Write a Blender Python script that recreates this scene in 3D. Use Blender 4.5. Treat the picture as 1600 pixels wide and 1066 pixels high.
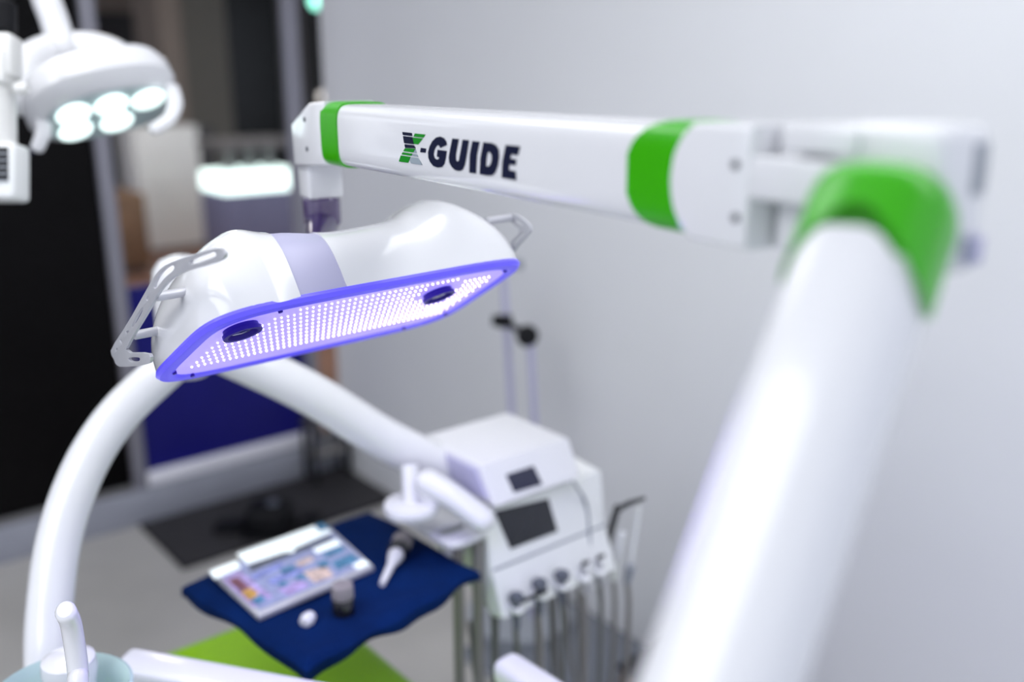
import bpy, bmesh, math, random
from mathutils import Vector, Matrix
random.seed(7)
scene = bpy.context.scene
for o in list(bpy.data.objects):
    bpy.data.objects.remove(o)
COL = scene.collection
V = Vector

# ------------------------------------------------------------------ camera
F, PITCH, YAW, CH = 1520.0, math.radians(16.0), math.radians(39.5), 1.7
cam = bpy.data.cameras.new('camera'); cam_o = bpy.data.objects.new('camera', cam); COL.objects.link(cam_o)
cam.sensor_width = 36.0; cam.lens = F * 36.0 / 1600.0
cam_o.location = (0, 0, CH); cam_o.rotation_euler = (math.pi / 2 - PITCH, 0, -YAW)
cam.clip_start = 0.02; cam.clip_end = 60
cam.dof.use_dof = True; cam.dof.focus_distance = 1.10; cam.dof.aperture_fstop = 1.5
scene.camera = cam_o

# ------------------------------------------------------------------ world, exposure
w = bpy.data.worlds.new('world'); scene.world = w; w.use_nodes = True
w.node_tree.nodes['Background'].inputs[0].default_value = (0.80, 0.86, 1.0, 1)
w.node_tree.nodes['Background'].inputs[1].default_value = 0.85
vs = scene.view_settings
vs.view_transform = 'Standard'; vs.look = 'None'; vs.gamma = 1.0; vs.use_curve_mapping = False; vs.exposure = 0.2
PANEL_STRENGTH = 3.6
VIOLET_POWER = 1.7

# ------------------------------------------------------------------ pixel helpers (pixel = direction; the distance comes from the plane it lies on)
fwd = V((math.sin(YAW) * math.cos(PITCH), math.cos(YAW) * math.cos(PITCH), -math.sin(PITCH)))
rgt = V((math.cos(YAW), -math.sin(YAW), 0)); upv = rgt.cross(fwd); CAM = V((0, 0, CH))
def ray(px, py): return rgt * ((px - 800) / F) - upv * ((py - 533) / F) + fwd
def P(px, py, d): return CAM + ray(px, py) * d
def Zp(px, py, z):
    r = ray(px, py); return CAM + r * ((z - CH) / r.z)
def PL(px, py, o, n):
    r = ray(px, py); return CAM + r * ((V(o) - CAM).dot(n) / r.dot(n))
def PX(px, py, x): return PL(px, py, (x, 0, 0), V((1, 0, 0)))
def PY(px, py, y): return PL(px, py, (0, y, 0), V((0, 1, 0)))

# ------------------------------------------------------------------ materials
MATS = {}
def mat(name, col, rough=0.5, metal=0.0, emit=None, es=0.0, trans=0.0, ior=1.45, coat=0.0, var=0.0, vscale=6.0, bump=0.0, bscale=60.0, alpha=1.0, sss=0.0, spec=None):
    m = bpy.data.materials.new(name); m.use_nodes = True
    nt = m.node_tree; b = nt.nodes['Principled BSDF']
    b.inputs['Base Color'].default_value = (*col, 1); b.inputs['Roughness'].default_value = rough
    b.inputs['Metallic'].default_value = metal; b.inputs['IOR'].default_value = ior
    b.inputs['Transmission Weight'].default_value = trans; b.inputs['Coat Weight'].default_value = coat
    b.inputs['Coat Roughness'].default_value = 0.06
    b.inputs['Alpha'].default_value = alpha
    if spec is not None: b.inputs['Specular IOR Level'].default_value = spec
    if sss: b.inputs['Subsurface Weight'].default_value = sss; b.inputs['Subsurface Radius'].default_value = (.01, .01, .02)
    if emit: b.inputs['Emission Color'].default_value = (*emit, 1); b.inputs['Emission Strength'].default_value = es
    tc = nt.nodes.new('ShaderNodeTexCoord')
    if var:
        n = nt.nodes.new('ShaderNodeTexNoise'); n.inputs['Scale'].default_value = vscale; n.inputs['Detail'].default_value = 5
        r = nt.nodes.new('ShaderNodeValToRGB')
        r.color_ramp.elements[0].position = .3; r.color_ramp.elements[1].position = .7
        r.color_ramp.elements[0].color = (*[max(0, c * (1 - var)) for c in col], 1)
        r.color_ramp.elements[1].color = (*[min(1, c * (1 + var)) for c in col], 1)
        nt.links.new(tc.outputs['Object'], n.inputs['Vector']); nt.links.new(n.outputs['Fac'], r.inputs['Fac'])
        nt.links.new(r.outputs['Color'], b.inputs['Base Color'])
    if bump:
        n2 = nt.nodes.new('ShaderNodeTexNoise'); n2.inputs['Scale'].default_value = bscale; n2.inputs['Detail'].default_value = 4
        bp = nt.nodes.new('ShaderNodeBump'); bp.inputs['Strength'].default_value = bump; bp.inputs['Distance'].default_value = .01
        nt.links.new(tc.outputs['Object'], n2.inputs['Vector']); nt.links.new(n2.outputs['Fac'], bp.inputs['Height'])
        nt.links.new(bp.outputs['Normal'], b.inputs['Normal'])
    MATS[name] = m
    return m
mat('wall', (.74, .745, .775), .75, var=.015, vscale=2, bump=.03, bscale=180)
mat('ceiling', (.8, .8, .8), .9, var=.01)
mat('floor', (.45, .435, .42), .38, var=.12, vscale=2.2, bump=.02)
mat('plinth', (.33, .34, .40), .4, var=.05)
mat('rail', (.27, .265, .31), .4, metal=.2, var=.03)
mat('bright_rail', (.80, .79, .86), .4, var=.03)
mat('black_glass', (.004, .0035, .004), .4, spec=.12, var=.1)
mat('violet_lit_panel', (.008, .008, .15), .35, spec=.3, var=.15, vscale=3)  # dark door panel; the blue of the violet glow is put into its colour
mat('glass', (.93, .95, .96), .02, trans=1.0, ior=1.0, alpha=.25)
mat('white', (.73, .73, .755), .18, coat=.5, var=.01)
mat('white_soft', (.82, .83, .83), .3, coat=.2, var=.01)
mat('offwhite', (.74, .735, .72), .3, var=.02)
mat('green', (.036, .37, .0), .3, coat=.12, var=.03)
mat('grey_band', (.44, .43, .60), .35, var=.02)
mat('navy_print', (.004, .006, .028), .4, spec=.25)
mat('green_print', (.006, .22, .012), .4, spec=.3)
mat('grey_print', (.27, .32, .36), .4)
mat('metal', (.56, .56, .60), .35, metal=.35, var=.04, vscale=30)
mat('dark_hole', (.05, .055, .07), .6)
mat('led_lit_rim', (.12, .10, .72), .35, coat=.1, emit=(.10, .07, .95), es=.40, sss=.3)  # LED light caught by the bezel, put into its colour and emission
mat('led_board', (.32, .28, .85), .4, emit=(.36, .27, 1.0), es=.75, var=.1, vscale=12)
mat('led', (1, .95, 1), .3, emit=(1.0, .86, 1.0), es=4.5)
mat('lens_ring', (.022, .006, .26), .4, spec=.3)
mat('lens_glass', (.010, .005, .14), .06, coat=1.0)
mat('violet_smoke', (.10, .075, .16), .12, coat=.6, var=.2)
mat('violet_dark', (.035, .02, .09), .2, coat=.5)
mat('screen', (.016, .018, .024), .12, coat=.3, var=.05)
mat('screen_blue', (.016, .018, .045), .12, coat=.3, var=.05)
mat('black', (.005, .005, .007), .55, spec=.2, var=.1)
mat('black_gloss', (.008, .008, .010), .15, coat=.5)
mat('hose', (.22, .21, .20), .5, var=.05)
mat('hose_dark', (.12, .125, .115), .5, var=.05)
mat('grey_plastic', (.30, .32, .36), .4, var=.04)
mat('instrument_grey', (.10, .11, .14), .3, var=.05)
mat('blue_cloth', (.0006, .013, .075), .9, spec=.1, var=.2, vscale=14, bump=.35, bscale=120)
mat('green_vinyl', (.24, .50, .004), .45, spec=.3, var=.05, bump=.05, bscale=90)
mat('mat_dark', (.030, .028, .032), .7, var=.15, vscale=20, bump=.2, bscale=250)
mat('base_plate', (.15, .165, .20), .25, coat=.3, var=.06)
mat('teal_glass', (.68, .86, .84), .1, trans=.35, ior=1.3, var=.03)
mat('lamp_led', (1, 1, 1), .2, emit=(.78, 1.0, .96), es=1.2)
mat('lamp_under', (.35, .42, .44), .3)
mat('panel_light', (1, 1, 1), .5, emit=(.97, .985, 1.0), es=PANEL_STRENGTH)
mat('taupe', (.27, .245, .25), .5, var=.1, vscale=60, bump=.3, bscale=300)
mat('bright_print', (.85, .9, .9), .3, emit=(.85, .95, .93), es=.35)
mat('tile_a', (.26, .30, .62), .25, var=.5, vscale=90)
mat('tile_b', (.08, .22, .36), .25, var=.6, vscale=110)
mat('tile_c', (.62, .48, .42), .25, var=.5, vscale=120)
mat('tile_d', (.42, .33, .60), .25, var=.5, vscale=100)
mat('tile_e', (.10, .11, .13), .25, var=.4, vscale=80)
mat('tile_f', (.50, .28, .06), .3, var=.7, vscale=80)
mat('tile_g', (.16, .05, .08), .3, var=.7, vscale=80)
mat('tile_base', (.34, .38, .58), .15, coat=.6, var=.15, vscale=60)
mat('hall_floor', (.30, .155, .105), .35, var=.15, vscale=3)
mat('hall_dark', (.050, .050, .056), .5, var=.1)
mat('hall_black', (.012, .015, .015), .25, var=.2)
mat('hall_beige', (.34, .29, .255), .8, var=.04)
mat('hall_grey', (.185, .182, .165), .8, var=.04)
mat('hall_counter', (.20, .205, .33), .5, var=.05)
mat('hall_frame', (.22, .215, .22), .5, metal=.3, var=.05)
mat('hall_light', (1, 1, 1), .5, emit=(.80, 1.0, .94), es=1.8)
mat('hall_teal', (1, 1, 1), .5, emit=(.25, 1.0, .75), es=2.2)
mat('hall_lamp', (.5, .48, .46), .5, emit=(1.0, .94, .90), es=1.2)
mat('hall_panel', (1, 1, 1), .5, emit=(1.0, .96, .92), es=9.0)
mat('wood', (.22, .13, .075), .5, var=.2, vscale=5)

# ------------------------------------------------------------------ object helpers
WL = {}
def link(name, me, m, parent=None, smooth=True):
    vs_ = [v.co.copy() for v in me.vertices]
    lo = V((min(v.x for v in vs_), min(v.y for v in vs_), min(v.z for v in vs_)))
    hi = V((max(v.x for v in vs_), max(v.y for v in vs_), max(v.z for v in vs_)))
    c = (lo + hi) / 2; c.z = lo.z
    me.transform(Matrix.Translation(-c))
    o = bpy.data.objects.new(name, me); COL.objects.link(o)
    o.location = c; WL[o] = c.copy()
    me.materials.clear(); me.materials.append(MATS[m])
    if smooth:
        bm = bmesh.new(); bm.from_mesh(me)
        for f in bm.faces: f.smooth = True
        for e in bm.edges:
            if len(e.link_faces) == 2 and e.calc_face_angle(0) > math.radians(35): e.smooth = False
        bm.to_mesh(me); bm.free()
    if parent is not None:
        o.parent = parent; o.matrix_parent_inverse = Matrix.Translation(-WL[parent])
    return o
def from_bm(bm):
    bmesh.ops.recalc_face_normals(bm, faces=bm.faces[:])
    me = bpy.data.meshes.new('mesh'); bm.to_mesh(me); bm.free(); return me
def raw(verts, faces, fix=True):
    bm = bmesh.new(); vv = [bm.verts.new(v) for v in verts]
    for f in faces: bm.faces.new([vv[i] for i in f])
    if fix: return from_bm(bm)
    me = bpy.data.meshes.new('mesh'); bm.to_mesh(me); bm.free(); return me
def thing(name, label, cat, loc, group=None):
    o = bpy.data.objects.new(name, None); COL.objects.link(o); o.location = loc; WL[o] = V(loc)
    o.empty_display_size = .05
    return tag(o, label, cat, group)
def tag(o, label, cat, group=None):
    o['label'] = label; o['category'] = cat
    if group: o['group'] = group
    return o
def struct(o, label=None):
    o['kind'] = 'structure'
    if label: o['label'] = label
    return o
class Fr:                                             # a local frame
    def __init__(s, o, x, y, z=None):
        s.o = V(o); s.x = V(x).normalized(); s.y = V(y).normalized(); s.z = V(z).normalized() if z else s.x.cross(s.y).normalized()
    def __call__(s, a, b, c=0.0): return s.o + s.x * a + s.y * b + s.z * c
    def inv(s, p):
        d = V(p) - s.o; return (d.dot(s.x), d.dot(s.y), d.dot(s.z))
WORLD = Fr((0, 0, 0), (1, 0, 0), (0, 1, 0))
def box(x0, x1, y0, y1, z0, z1, bev=0.0, fr=WORLD, seg=2):
    bm = bmesh.new(); bmesh.ops.create_cube(bm, size=1)
    for v in bm.verts:
        v.co = V((x0 + (v.co.x + .5) * (x1 - x0), y0 + (v.co.y + .5) * (y1 - y0), z0 + (v.co.z + .5) * (z1 - z0)))
    if bev: bmesh.ops.bevel(bm, geom=bm.edges[:], offset=bev, segments=seg, profile=.5, affect='EDGES')
    for v in bm.verts: v.co = fr(*v.co)
    return from_bm(bm)
def join(*mes):
    bm = bmesh.new()
    for m in mes: bm.from_mesh(m)
    me = bpy.data.meshes.new('mesh'); bm.to_mesh(me); bm.free(); return me
def spline(pts, n=8):
    pts = [V(p) for p in pts]; out = []
    for i in range(len(pts) - 1):
        p0 = pts[max(i - 1, 0)]; p1 = pts[i]; p2 = pts[i + 1]; p3 = pts[min(i + 2, len(pts) - 1)]
        for k in range(n):
            t = k / n
            out.append(.5 * ((2 * p1) + (p2 - p0) * t + (2 * p0 - 5 * p1 + 4 * p2 - p3) * t * t + (3 * p1 - p0 - 3 * p2 + p3) * t ** 3))
    out.append(pts[-1]); return out
def rings_mesh(rings, cap=True):
    verts = []; faces = []; n = len(rings[0])
    for r in rings: verts += r
    for i in range(len(rings) - 1):
        for j in range(n):
            k = (j + 1) % n
            faces.append((i * n + j, i * n + k, (i + 1) * n + k, (i + 1) * n + j))
    if cap:
        faces.append(tuple(range(n))[::-1]); faces.append(tuple((len(rings) - 1) * n + j for j in range(n)))
    return raw(verts, faces)
def tube(pts, r, seg=14, flat=1.0, up=None, roundend=False):
    pts = [V(p) for p in pts]; n = len(pts)
    R = r if callable(r) else (lambda t: r)
    t0 = (pts[1] - pts[0]).normalized()
    nn = V(up) if up else (V((0, 0, 1)) if abs(t0.z) < .9 else V((1, 0, 0)))
    rings = []
    for i, p in enumerate(pts):
        t = (pts[min(i + 1, n - 1)] - pts[max(i - 1, 0)]).normalized()
        b = t.cross(nn).normalized(); nn = b.cross(t).normalized()
        rr = R(i / (n - 1))
        rings.append([p + (b * math.cos(2 * math.pi * j / seg) + nn * flat * math.sin(2 * math.pi * j / seg)) * rr for j in range(seg)])
    if roundend:
        def capr(rg, p, t, k):
            return [[p + (q - p) * math.cos(a) + t * k * math.sin(a) for q in rg] for a in (math.radians(30), math.radians(58), math.radians(80))]
        ts = (pts[1] - pts[0]).normalized(); te = (pts[-1] - pts[-2]).normalized()
        s = capr(rings[0], pts[0], -ts, R(0) * flat); e = capr(rings[-1], pts[-1], te, R(1) * flat)
        rings = s[::-1] + rings + e
    return rings_mesh(rings)
def lathe(profile, o, axis, seg=28):
    ax = V(axis).normalized(); a = ax.orthogonal().normalized(); b = ax.cross(a)
    return rings_mesh([[V(o) + ax * h + (a * math.cos(2 * math.pi * j / seg) + b * math.sin(2 * math.pi * j / seg)) * max(r, 1e-4) for j in range(seg)] for r, h in profile])
def plate(outlines, fr, z0, z1, bev=0.0, smooth_path=False):
    """flat outline(s) with holes in the frame's x,y plane, given thickness along its z"""
    cu = bpy.data.curves.new('c', 'CURVE'); cu.dimensions = '2D'; cu.fill_mode = 'BOTH'
    cu.extrude = max((z1 - z0) / 2 - bev, 1e-5); cu.bevel_depth = bev; cu.bevel_resolution = 2; cu.offset = -bev
    for ol in outlines:
        if smooth_path: ol = smooth_loop(ol)
        s = cu.splines.new('POLY'); s.points.add(len(ol) - 1); s.use_cyclic_u = True
        for p, q in zip(s.points, ol): p.co = (q[0], q[1], 0, 1)
    ob = bpy.data.objects.new('tmp', cu); COL.objects.link(ob)
    dg = bpy.context.evaluated_depsgraph_get(); dg.update()
    me = bpy.data.meshes.new_from_object(ob.evaluated_get(dg)); bpy.data.objects.remove(ob); bpy.data.curves.remove(cu)
    zm = (z0 + z1) / 2
    for v in me.vertices: v.co = fr(v.co.x, v.co.y, v.co.z + zm)
    bm = bmesh.new(); bm.from_mesh(me); bmesh.ops.remove_doubles(bm, verts=bm.verts[:], dist=1e-6); bpy.data.meshes.remove(me)
    return from_bm(bm)
def smooth_loop(ol, it=2):
    for _ in range(it):
        o2 = []
        for i in range(len(ol)):
            a, b = ol[i], ol[(i + 1) % len(ol)]
            o2.append((a[0] * .75 + b[0] * .25, a[1] * .75 + b[1] * .25)); o2.append((a[0] * .25 + b[0] * .75, a[1] * .25 + b[1] * .75))
        ol = o2
    return ol
def sup(c, n): return math.copysign(abs(c) ** (2 / n), c)
def rsec(hw, hh, n=4.0, seg=40):
    return [(hw * sup(math.cos(2 * math.pi * (j + .5) / seg), n), hh * sup(math.sin(2 * math.pi * (j + .5) / seg), n)) for j in range(seg)]
def slot(a, b, r, n=8):                               # stadium outline between two 2D points
    ax, ay = a; bx, by = b; an = math.atan2(by - ay, bx - ax); out = []
    for k in range(n + 1):
        t = an - math.pi / 2 + math.pi * k / n; out.append((bx + r * math.cos(t), by + r * math.sin(t)))
    for k in range(n + 1):
        t = an + math.pi / 2 + math.pi * k / n; out.append((ax + r * math.cos(t), ay + r * math.sin(t)))
    return out

# ================================================================== the setting
WX, WY, CZ = 1.945, 3.53, 2.75
struct(link('floor', box(-2.6, WX, -1.2, WY, -.10, 0), 'floor', smooth=False))
struct(link('wall_right', box(WX, WX + .14, -1.2, WY, 0, CZ), 'wall', smooth=False))
struct(link('ceiling', box(-2.6, WX + .14, -1.2, WY + .1, CZ, CZ + .1), 'ceiling', smooth=False))
struct(link('baseboard_back', box(-2.6, WX, WY - .02, WY + .08, 0, .135, .004), 'plinth'))
struct(link('trim_1', box(-2.6, WX, WY, WY + .08, 2.35, CZ), 'wall', smooth=False))
# sliding black leaf, framed glass leaf, glass strip beside the wall
XA, XB = 1.055, 1.80
d1 = struct(link('door_1', box(-2.6, XA - .005, WY + .005, WY + .035, .14, 2.35, .003), 'black_glass'), 'tall black glossy sliding door leaf')
link('bottom_rail', box(-2.6, XA - .005, WY - .004, WY + .038, .135, .16, .003), 'hall_frame', d1)
d2 = struct(link('door_2', join(box(XA, XA + .05, WY - .01, WY + .05, .135, 2.35, .004), box(XB, XB + .05, WY - .01, WY + .05, .135, 2.35, .004)), 'rail'), 'framed glass door leaf with violet glow painted on dark lower panel')
link('bottom_rail', box(XA + .05, XB, WY - .012, WY + .05, .14, .195, .006), 'bright_rail', d2)
link('lower_panel', box(XA + .05, XB, WY + .01, WY + .03, .195, .90), 'violet_lit_panel', d2)
link('middle_rail', box(XA + .05, XB, WY + .005, WY + .035, .90, .915, .003), 'violet_lit_panel', d2)
link('pane', box(XA + .05, XB, WY + .017, WY + .023, .915, 2.35), 'glass', d2)
wn = struct(link('window_1', box(XB + .055, WX, WY + .017, WY + .023, .135, 2.35), 'glass'), 'narrow glass strip beside the wall')
link('sill', box(XB + .055, WX, WY, WY + .05, .137, .16, .003), 'hall_frame', wn)

# hall beyond the glass
struct(link('floor_hall', box(-2.6, 11, WY + .08, 13.5, -.12, -.02), 'hall_floor', smooth=False), 'reddish brown hall floor')
struct(link('wall_hall', box(-2.6, 11, 13.2, 13.4, -.02, 3.2), 'hall_dark', smooth=False))
struct(link('ceiling_hall', box(-2.6, 11, WY + .1, 13.4, 3.2, 3.3), 'hall_grey', smooth=False))
struct(link('wall_hall_right', box(10.6, 10.8, WY, 13.4, -.02, 3.2), 'hall_dark', smooth=False))
def hx(px, y): return PY(px, 150, y).x
def hz(py, px, y): return PY(px, py, y).z
struct(link('trim_2', box(hx(95, 13.1), hx(258, 13.1), 13.05, 13.2, hz(18, 180, 13.1), 3.2), 'hall_beige', smooth=False))
# pillar with two visible faces
yp = 10.8
pil = thing('square_pillar', 'tall grey beige square pillar standing in hall behind white cabinet', 'pillar', (hx(325, yp), yp + .3, -.02))
link('shaft', box(hx(291, yp), hx(362, yp), yp, yp + .7, -.02, 3.2), 'hall_grey', pil, smooth=False)
link('corner_strip', box(hx(256, yp), hx(290, yp), yp - .05, yp + .7, -.02, 3.2), 'hall_beige', pil, smooth=False)
yb = 12.6
w2 = struct(link('window_2', box(hx(362, yb), hx(440, yb), yb, yb + .1, .2, 3.2), 'hall_black', smooth=False), 'tall dark window at the far end of the hall')
for px in (440, 468):
    link('frame', box(hx(px, yb), hx(px + 16, yb), yb - .05, yb + .1, -.02, 3.2), 'hall_frame', w2, smooth=False)
link('pane', box(hx(484, yb), hx(530, yb), yb, yb + .1, -.02, 3.2), 'hall_black', w2, smooth=False)
# white cabinet
yc = 9.0
q0 = PY(222, 350, yc); q1 = PY(308, 196, yc)
cb = thing('low_cabinet', 'low white cabinet standing on brown hall floor before pillar', 'cabinet', ((q0.x + q1.x) / 2, yc + .2, -.02))
link('body', box(q0.x, q1.x, yc, yc + .45, 0.02, q1.z, .01), 'white_soft', cb)
link('plinth', box(q0.x + .03, q1.x - .03, yc + .03, yc + .42, -.02, .03), 'hall_dark', cb)
link('side_panel', box(q1.x + .01, q1.x + .16, yc + .02, yc + .45, -.02, q1.z - .02, .004), 'hall_dark', cb)
# glass showcase with lit shelf
ys = 7.4
q0 = PY(352, 305, ys); q1 = PY(468, 222, ys); zl = PY(400, 270, ys).z
sc = thing('display_counter', 'glass topped display counter with brightly lit white shelf in hall', 'counter', ((q0.x + q1.x) / 2, ys + .25, -.02))
link('body', box(q0.x, q1.x, ys, ys + .5, -.02, q0.z, .006), 'hall_counter', sc)
link('lit_shelf', box(q0.x + .005, q1.x - .005, ys + .005, ys + .495, q0.z + .002, zl, .01), 'hall_light', sc)
link('glass_case', box(q0.x + .01, q1.x - .01, ys + .01, ys + .49, zl + .002, q1.z - .03), 'glass', sc)
link('top', box(q0.x, q1.x, ys, ys + .5, q1.z - .028, q1.z + .03, .004), 'hall_frame', sc)
for i, px in enumerate((362, 395, 425)):
    p = PY(px, 262, ys + .2)
    tag(link('display_model', lathe([(.05, 0), (.055, .05), (.03, .09), (.045, .15), (.01, .2)], (p.x, ys + .25, zl + .004), (0, 0, 1), 12), 'hall_frame'), 'small dark model displayed inside the lit glass counter', 'model', 'models in the display counter')
# wooden chest behind the frame
p0 = PY(186, 440, 8.2); p1 = PY(226, 302, 8.2)
wc = thing('wooden_bench', 'brown wooden bench block behind glass door beside white cabinet', 'bench', ((p0.x + p1.x) / 2, 8.4, -.02))
link('body', box(p0.x, p1.x, 8.2, 8.75, .04, p1.z, .01), 'wood', wc); link('plinth', box(p0.x + .03, p1.x - .03, 8.23, 8.7, -.02, .04), 'hall_dark', wc)
# hanging lamps in the hall
for px, py, yy, r, m, lb in ((495, 2, 8.8, .07, 'hall_teal', 'small teal glowing pendant lamp hanging in dark hall'), (505, 151, 9.5, .05, 'hall_lamp', 'small round white pendant lamp on long cord in hall')):
    p = PY(px, py, yy)
    t = thing('pendant_lamp', lb, 'lamp', (p.x, p.y, p.z - r))
    link('globe', lathe([(r * math.sin(a), -r * math.cos(a)) for a in [math.pi * k / 10 for k in range(11)]], p, (0, 0, 1), 16), m, t)
    link('cap', lathe([(r * .5, r * .9), (r * .6, r * 1.1), (r * .2, r * 1.5)], p, (0, 0, 1), 12), 'hall_frame', t)
    link('cord', tube([p + V((0, 0, r)), (p.x, p.y, 3.2)], .006, 6), 'hall_frame', t)
for k, (x, y) in enumerate(((1.6, 6.0), (4.6, 6.5), (2.6, 7.9))):  # unseen panels; the third is put in to brighten the white cabinet
    t = thing('hall_ceiling_light', 'flat rectangular unseen light panel on hall ceiling', 'ceiling light', (x, y, 3.17), 'hall ceiling lights')
    link('diffuser', box(x - .45, x + .45, y - .45, y + .45, 3.17, 3.19), 'hall_panel', t); link('frame', box(x - .48, x + .48, y - .48, y + .48, 3.185, 3.2), 'white_soft', t)

# ceiling light panels of the treatment room
for k, (x, y, lx, ly, lb) in enumerate(((1.25, .2, .30, 1.2, 'long white light panel on ceiling above camera arm'), (.3, 2.0, .30, 1.0, 'long white light panel on ceiling above dental chair'), (-1.3, 1.0, .9, .9, 'square white light panel on ceiling away from wall'))):
    t = thing('ceiling_light', lb, 'ceiling light', (x, y, CZ - .03))
    link('diffuser', box(x - lx, x + lx, y - ly, y + ly, CZ - .03, CZ - .012), 'panel_light', t)
    link('frame', box(x - lx - .02, x + lx + .02, y - ly - .02, y + ly + .02, CZ - .02, CZ - .001), 'white_soft', t)

# ================================================================== navigation system: horizontal arm, elbow, lower arm, head
az = math.radians(8.0); TILT = .0137
Aw = V((-math.sin(az), -math.cos(az), TILT)).normalized(); Ww = V((math.cos(az), -math.sin(az), 0)); Hw = Ww.cross(Aw) * -1
if Hw.z < 0: Hw = -Hw
O = P(530, 213, 1.24)
AF = Fr(O, Aw, Hw, Ww)                                # a along arm towards the near end, h up, w into the arm
def ah(px, py, w=0.0):
    q = PL(px, py, O + Ww * w, Ww); i = AF.inv(q); return (i[0], i[1])
TW = .074                                             # arm thickness
HHm = .0395                                           # half height of the arm
col_xy = Zp(1010, 1066, 1.30)
nav = thing('surgical_navigation_arm', 'white jointed camera arm with bright green rings carrying violet LED head', 'medical arm', (0.35, 0.02, 0))
# --- wrist block
wb = [ah(*q) for q in ((453, 192), (480, 160), (505, 158), (506, 259), (459, 262))]
o = link('wrist_block', plate([wb], AF, .0, TW, .006), 'white', nav)
for q in ((476, 187), (480, 233)):
    a, h = ah(*q); link('screw', lathe([(.0035, .001), (.0035, -.0008), (.0015, -.0008)], AF(a, h, 0), -Ww, 10), 'dark_hole', o)
def collar(fr, sec, f0, f1, n=4):
    rings = []
    for k in range(n + 1):
        t = k / n; rings.append([fr(f0(hh) * (1 - t) + f1(hh) * t, hh, ww) for (ww, hh) in sec])
    return rings
def shift(sec, dw, s=1.0): return [(x * s + dw, y * s) for x, y in sec]
aL0 = ah(503, 213)[0]; aL1 = ah(528, 213)[0]
HC = lambda a: 0.0
sec = shift(rsec(TW / 2, HHm, 5), TW / 2)
secg = [(TW / 2 + (x - TW / 2) * 1.05, y * 1.06) for x, y in sec]
link('green_ring', rings_mesh(collar(AF, secg, lambda h: aL0, lambda h: aL1)), 'green', nav)
# --- long arm with curved near end
aG0 = ah(976, 285)[0]; aG1 = ah(1043, 285)[0]
R1 = .048; R0 = .066
ac1 = aG1 + R1; ac0 = aG0 + R0
g0 = lambda h: aG0 + .048 * (1 - math.sqrt(max(1 - (h / .0425) ** 2, 0)))
g1 = lambda h: ac1 - math.sqrt(max(R1 * R1 - h * h, 1e-6))
arm_o = link('long_arm', rings_mesh(collar(AF, sec, lambda h: aL1 - .002, lambda h: g0(h) + .004, 10)), 'white', nav)
secg2 = [(TW / 2 + (x - TW / 2) * 1.02, y * 1.045) for x, y in sec]
link('green_ring', rings_mesh(collar(AF, secg2, g0, lambda h: g1(h) + .003, 6)), 'green', nav)
# --- lettering on the arm: outlines traced from the print, laid on the side of the arm
def tp(x, y): return ah(610 + x / 7.2727, 190 + y / 7.2727)
def letter(name, loops, m):
    link(name, plate([[tp(*q) for q in l] for l in loops], AF, -.0006, .0004), m, arm_o, smooth=False)
letter('letter_x_bar', [[(140, 118), (245, 130), (250, 165), (145, 152)]], 'navy_print')
letter('letter_x_bar', [[(147, 165), (255, 178), (268, 257), (160, 245)]], 'navy_print')
letter('letter_x_bar', [[(163, 258), (271, 270), (290, 303), (172, 298)]], 'navy_print')
letter('letter_x_bar', [[(283, 135), (400, 148), (378, 183), (267, 171)]], 'green_print')
letter('letter_x_bar', [[(257, 180), (371, 193), (318, 260), (273, 255)]], 'green_print')
letter('letter_x_bar', [[(170, 303), (287, 309), (262, 352), (150, 336)]], 'green_print')
letter('letter_x_bar', [[(144, 349), (252, 366), (240, 390), (130, 373)]], 'green_print')
letter('letter_x_bar', [[(122, 385), (232, 402), (203, 468), (100, 454)]], 'green_print')
letter('letter_x_bar', [[(290, 312), (303, 360), (266, 353)]], 'grey_print')
letter('letter_x_bar', [[(258, 366), (307, 373), (318, 400), (244, 391)]], 'grey_print')
letter('letter_x_bar', [[(236, 403), (322, 415), (362, 493), (240, 475), (222, 440)]], 'grey_print')
letter('letter_hyphen', [[(350, 298), (408, 308), (402, 355), (343, 348)]], 'navy_print')
letter('letter_g', [[(645, 265), (637, 225), (612, 188), (570, 170), (525, 180), (482, 220), (450, 280), (432, 350), (435, 410), (455, 460), (490, 505), (540, 523), (590, 515), (617, 480), (632, 420), (642, 335), (540, 320), (532, 400), (558, 405), (556, 424), (530, 433), (505, 415), (494, 380), (500, 330), (520, 287), (545, 265), (563, 280), (570, 300)]], 'navy_print')
letter('letter_u', [[(708, 192), (780, 200), (748, 370), (748, 435), (765, 458), (783, 440), (792, 390), (825, 205), (897, 213), (862, 430), (850, 490), (825, 545), (790, 562), (740, 552), (700, 517), (673, 465), (668, 410), (680, 330)]], 'navy_print')
letter('letter_i', [[(935, 220), (1017, 230), (987, 380), (975, 590), (900, 580), (905, 380)]], 'navy_print')
letter('letter_d', [[(1060, 235), (1150, 243), (1202, 267), (1235, 320), (1240, 400), (1225, 500), (1195, 580), (1155, 613), (1100, 612), (1018, 597), (1025, 420)], [(1108, 350), (1130, 345), (1153, 378), (1155, 440), (1140, 490), (1115, 510), (1090, 505), (1095, 430)]], 'navy_print')
letter('letter_e', [[(1315, 265), (1478, 283), (1450, 387), (1375, 370), (1367, 420), (1435, 432), (1425, 497), (1356, 488), (1350, 550), (1428, 568), (1430, 665), (1268, 637), (1277, 450)]], 'navy_print')
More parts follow.
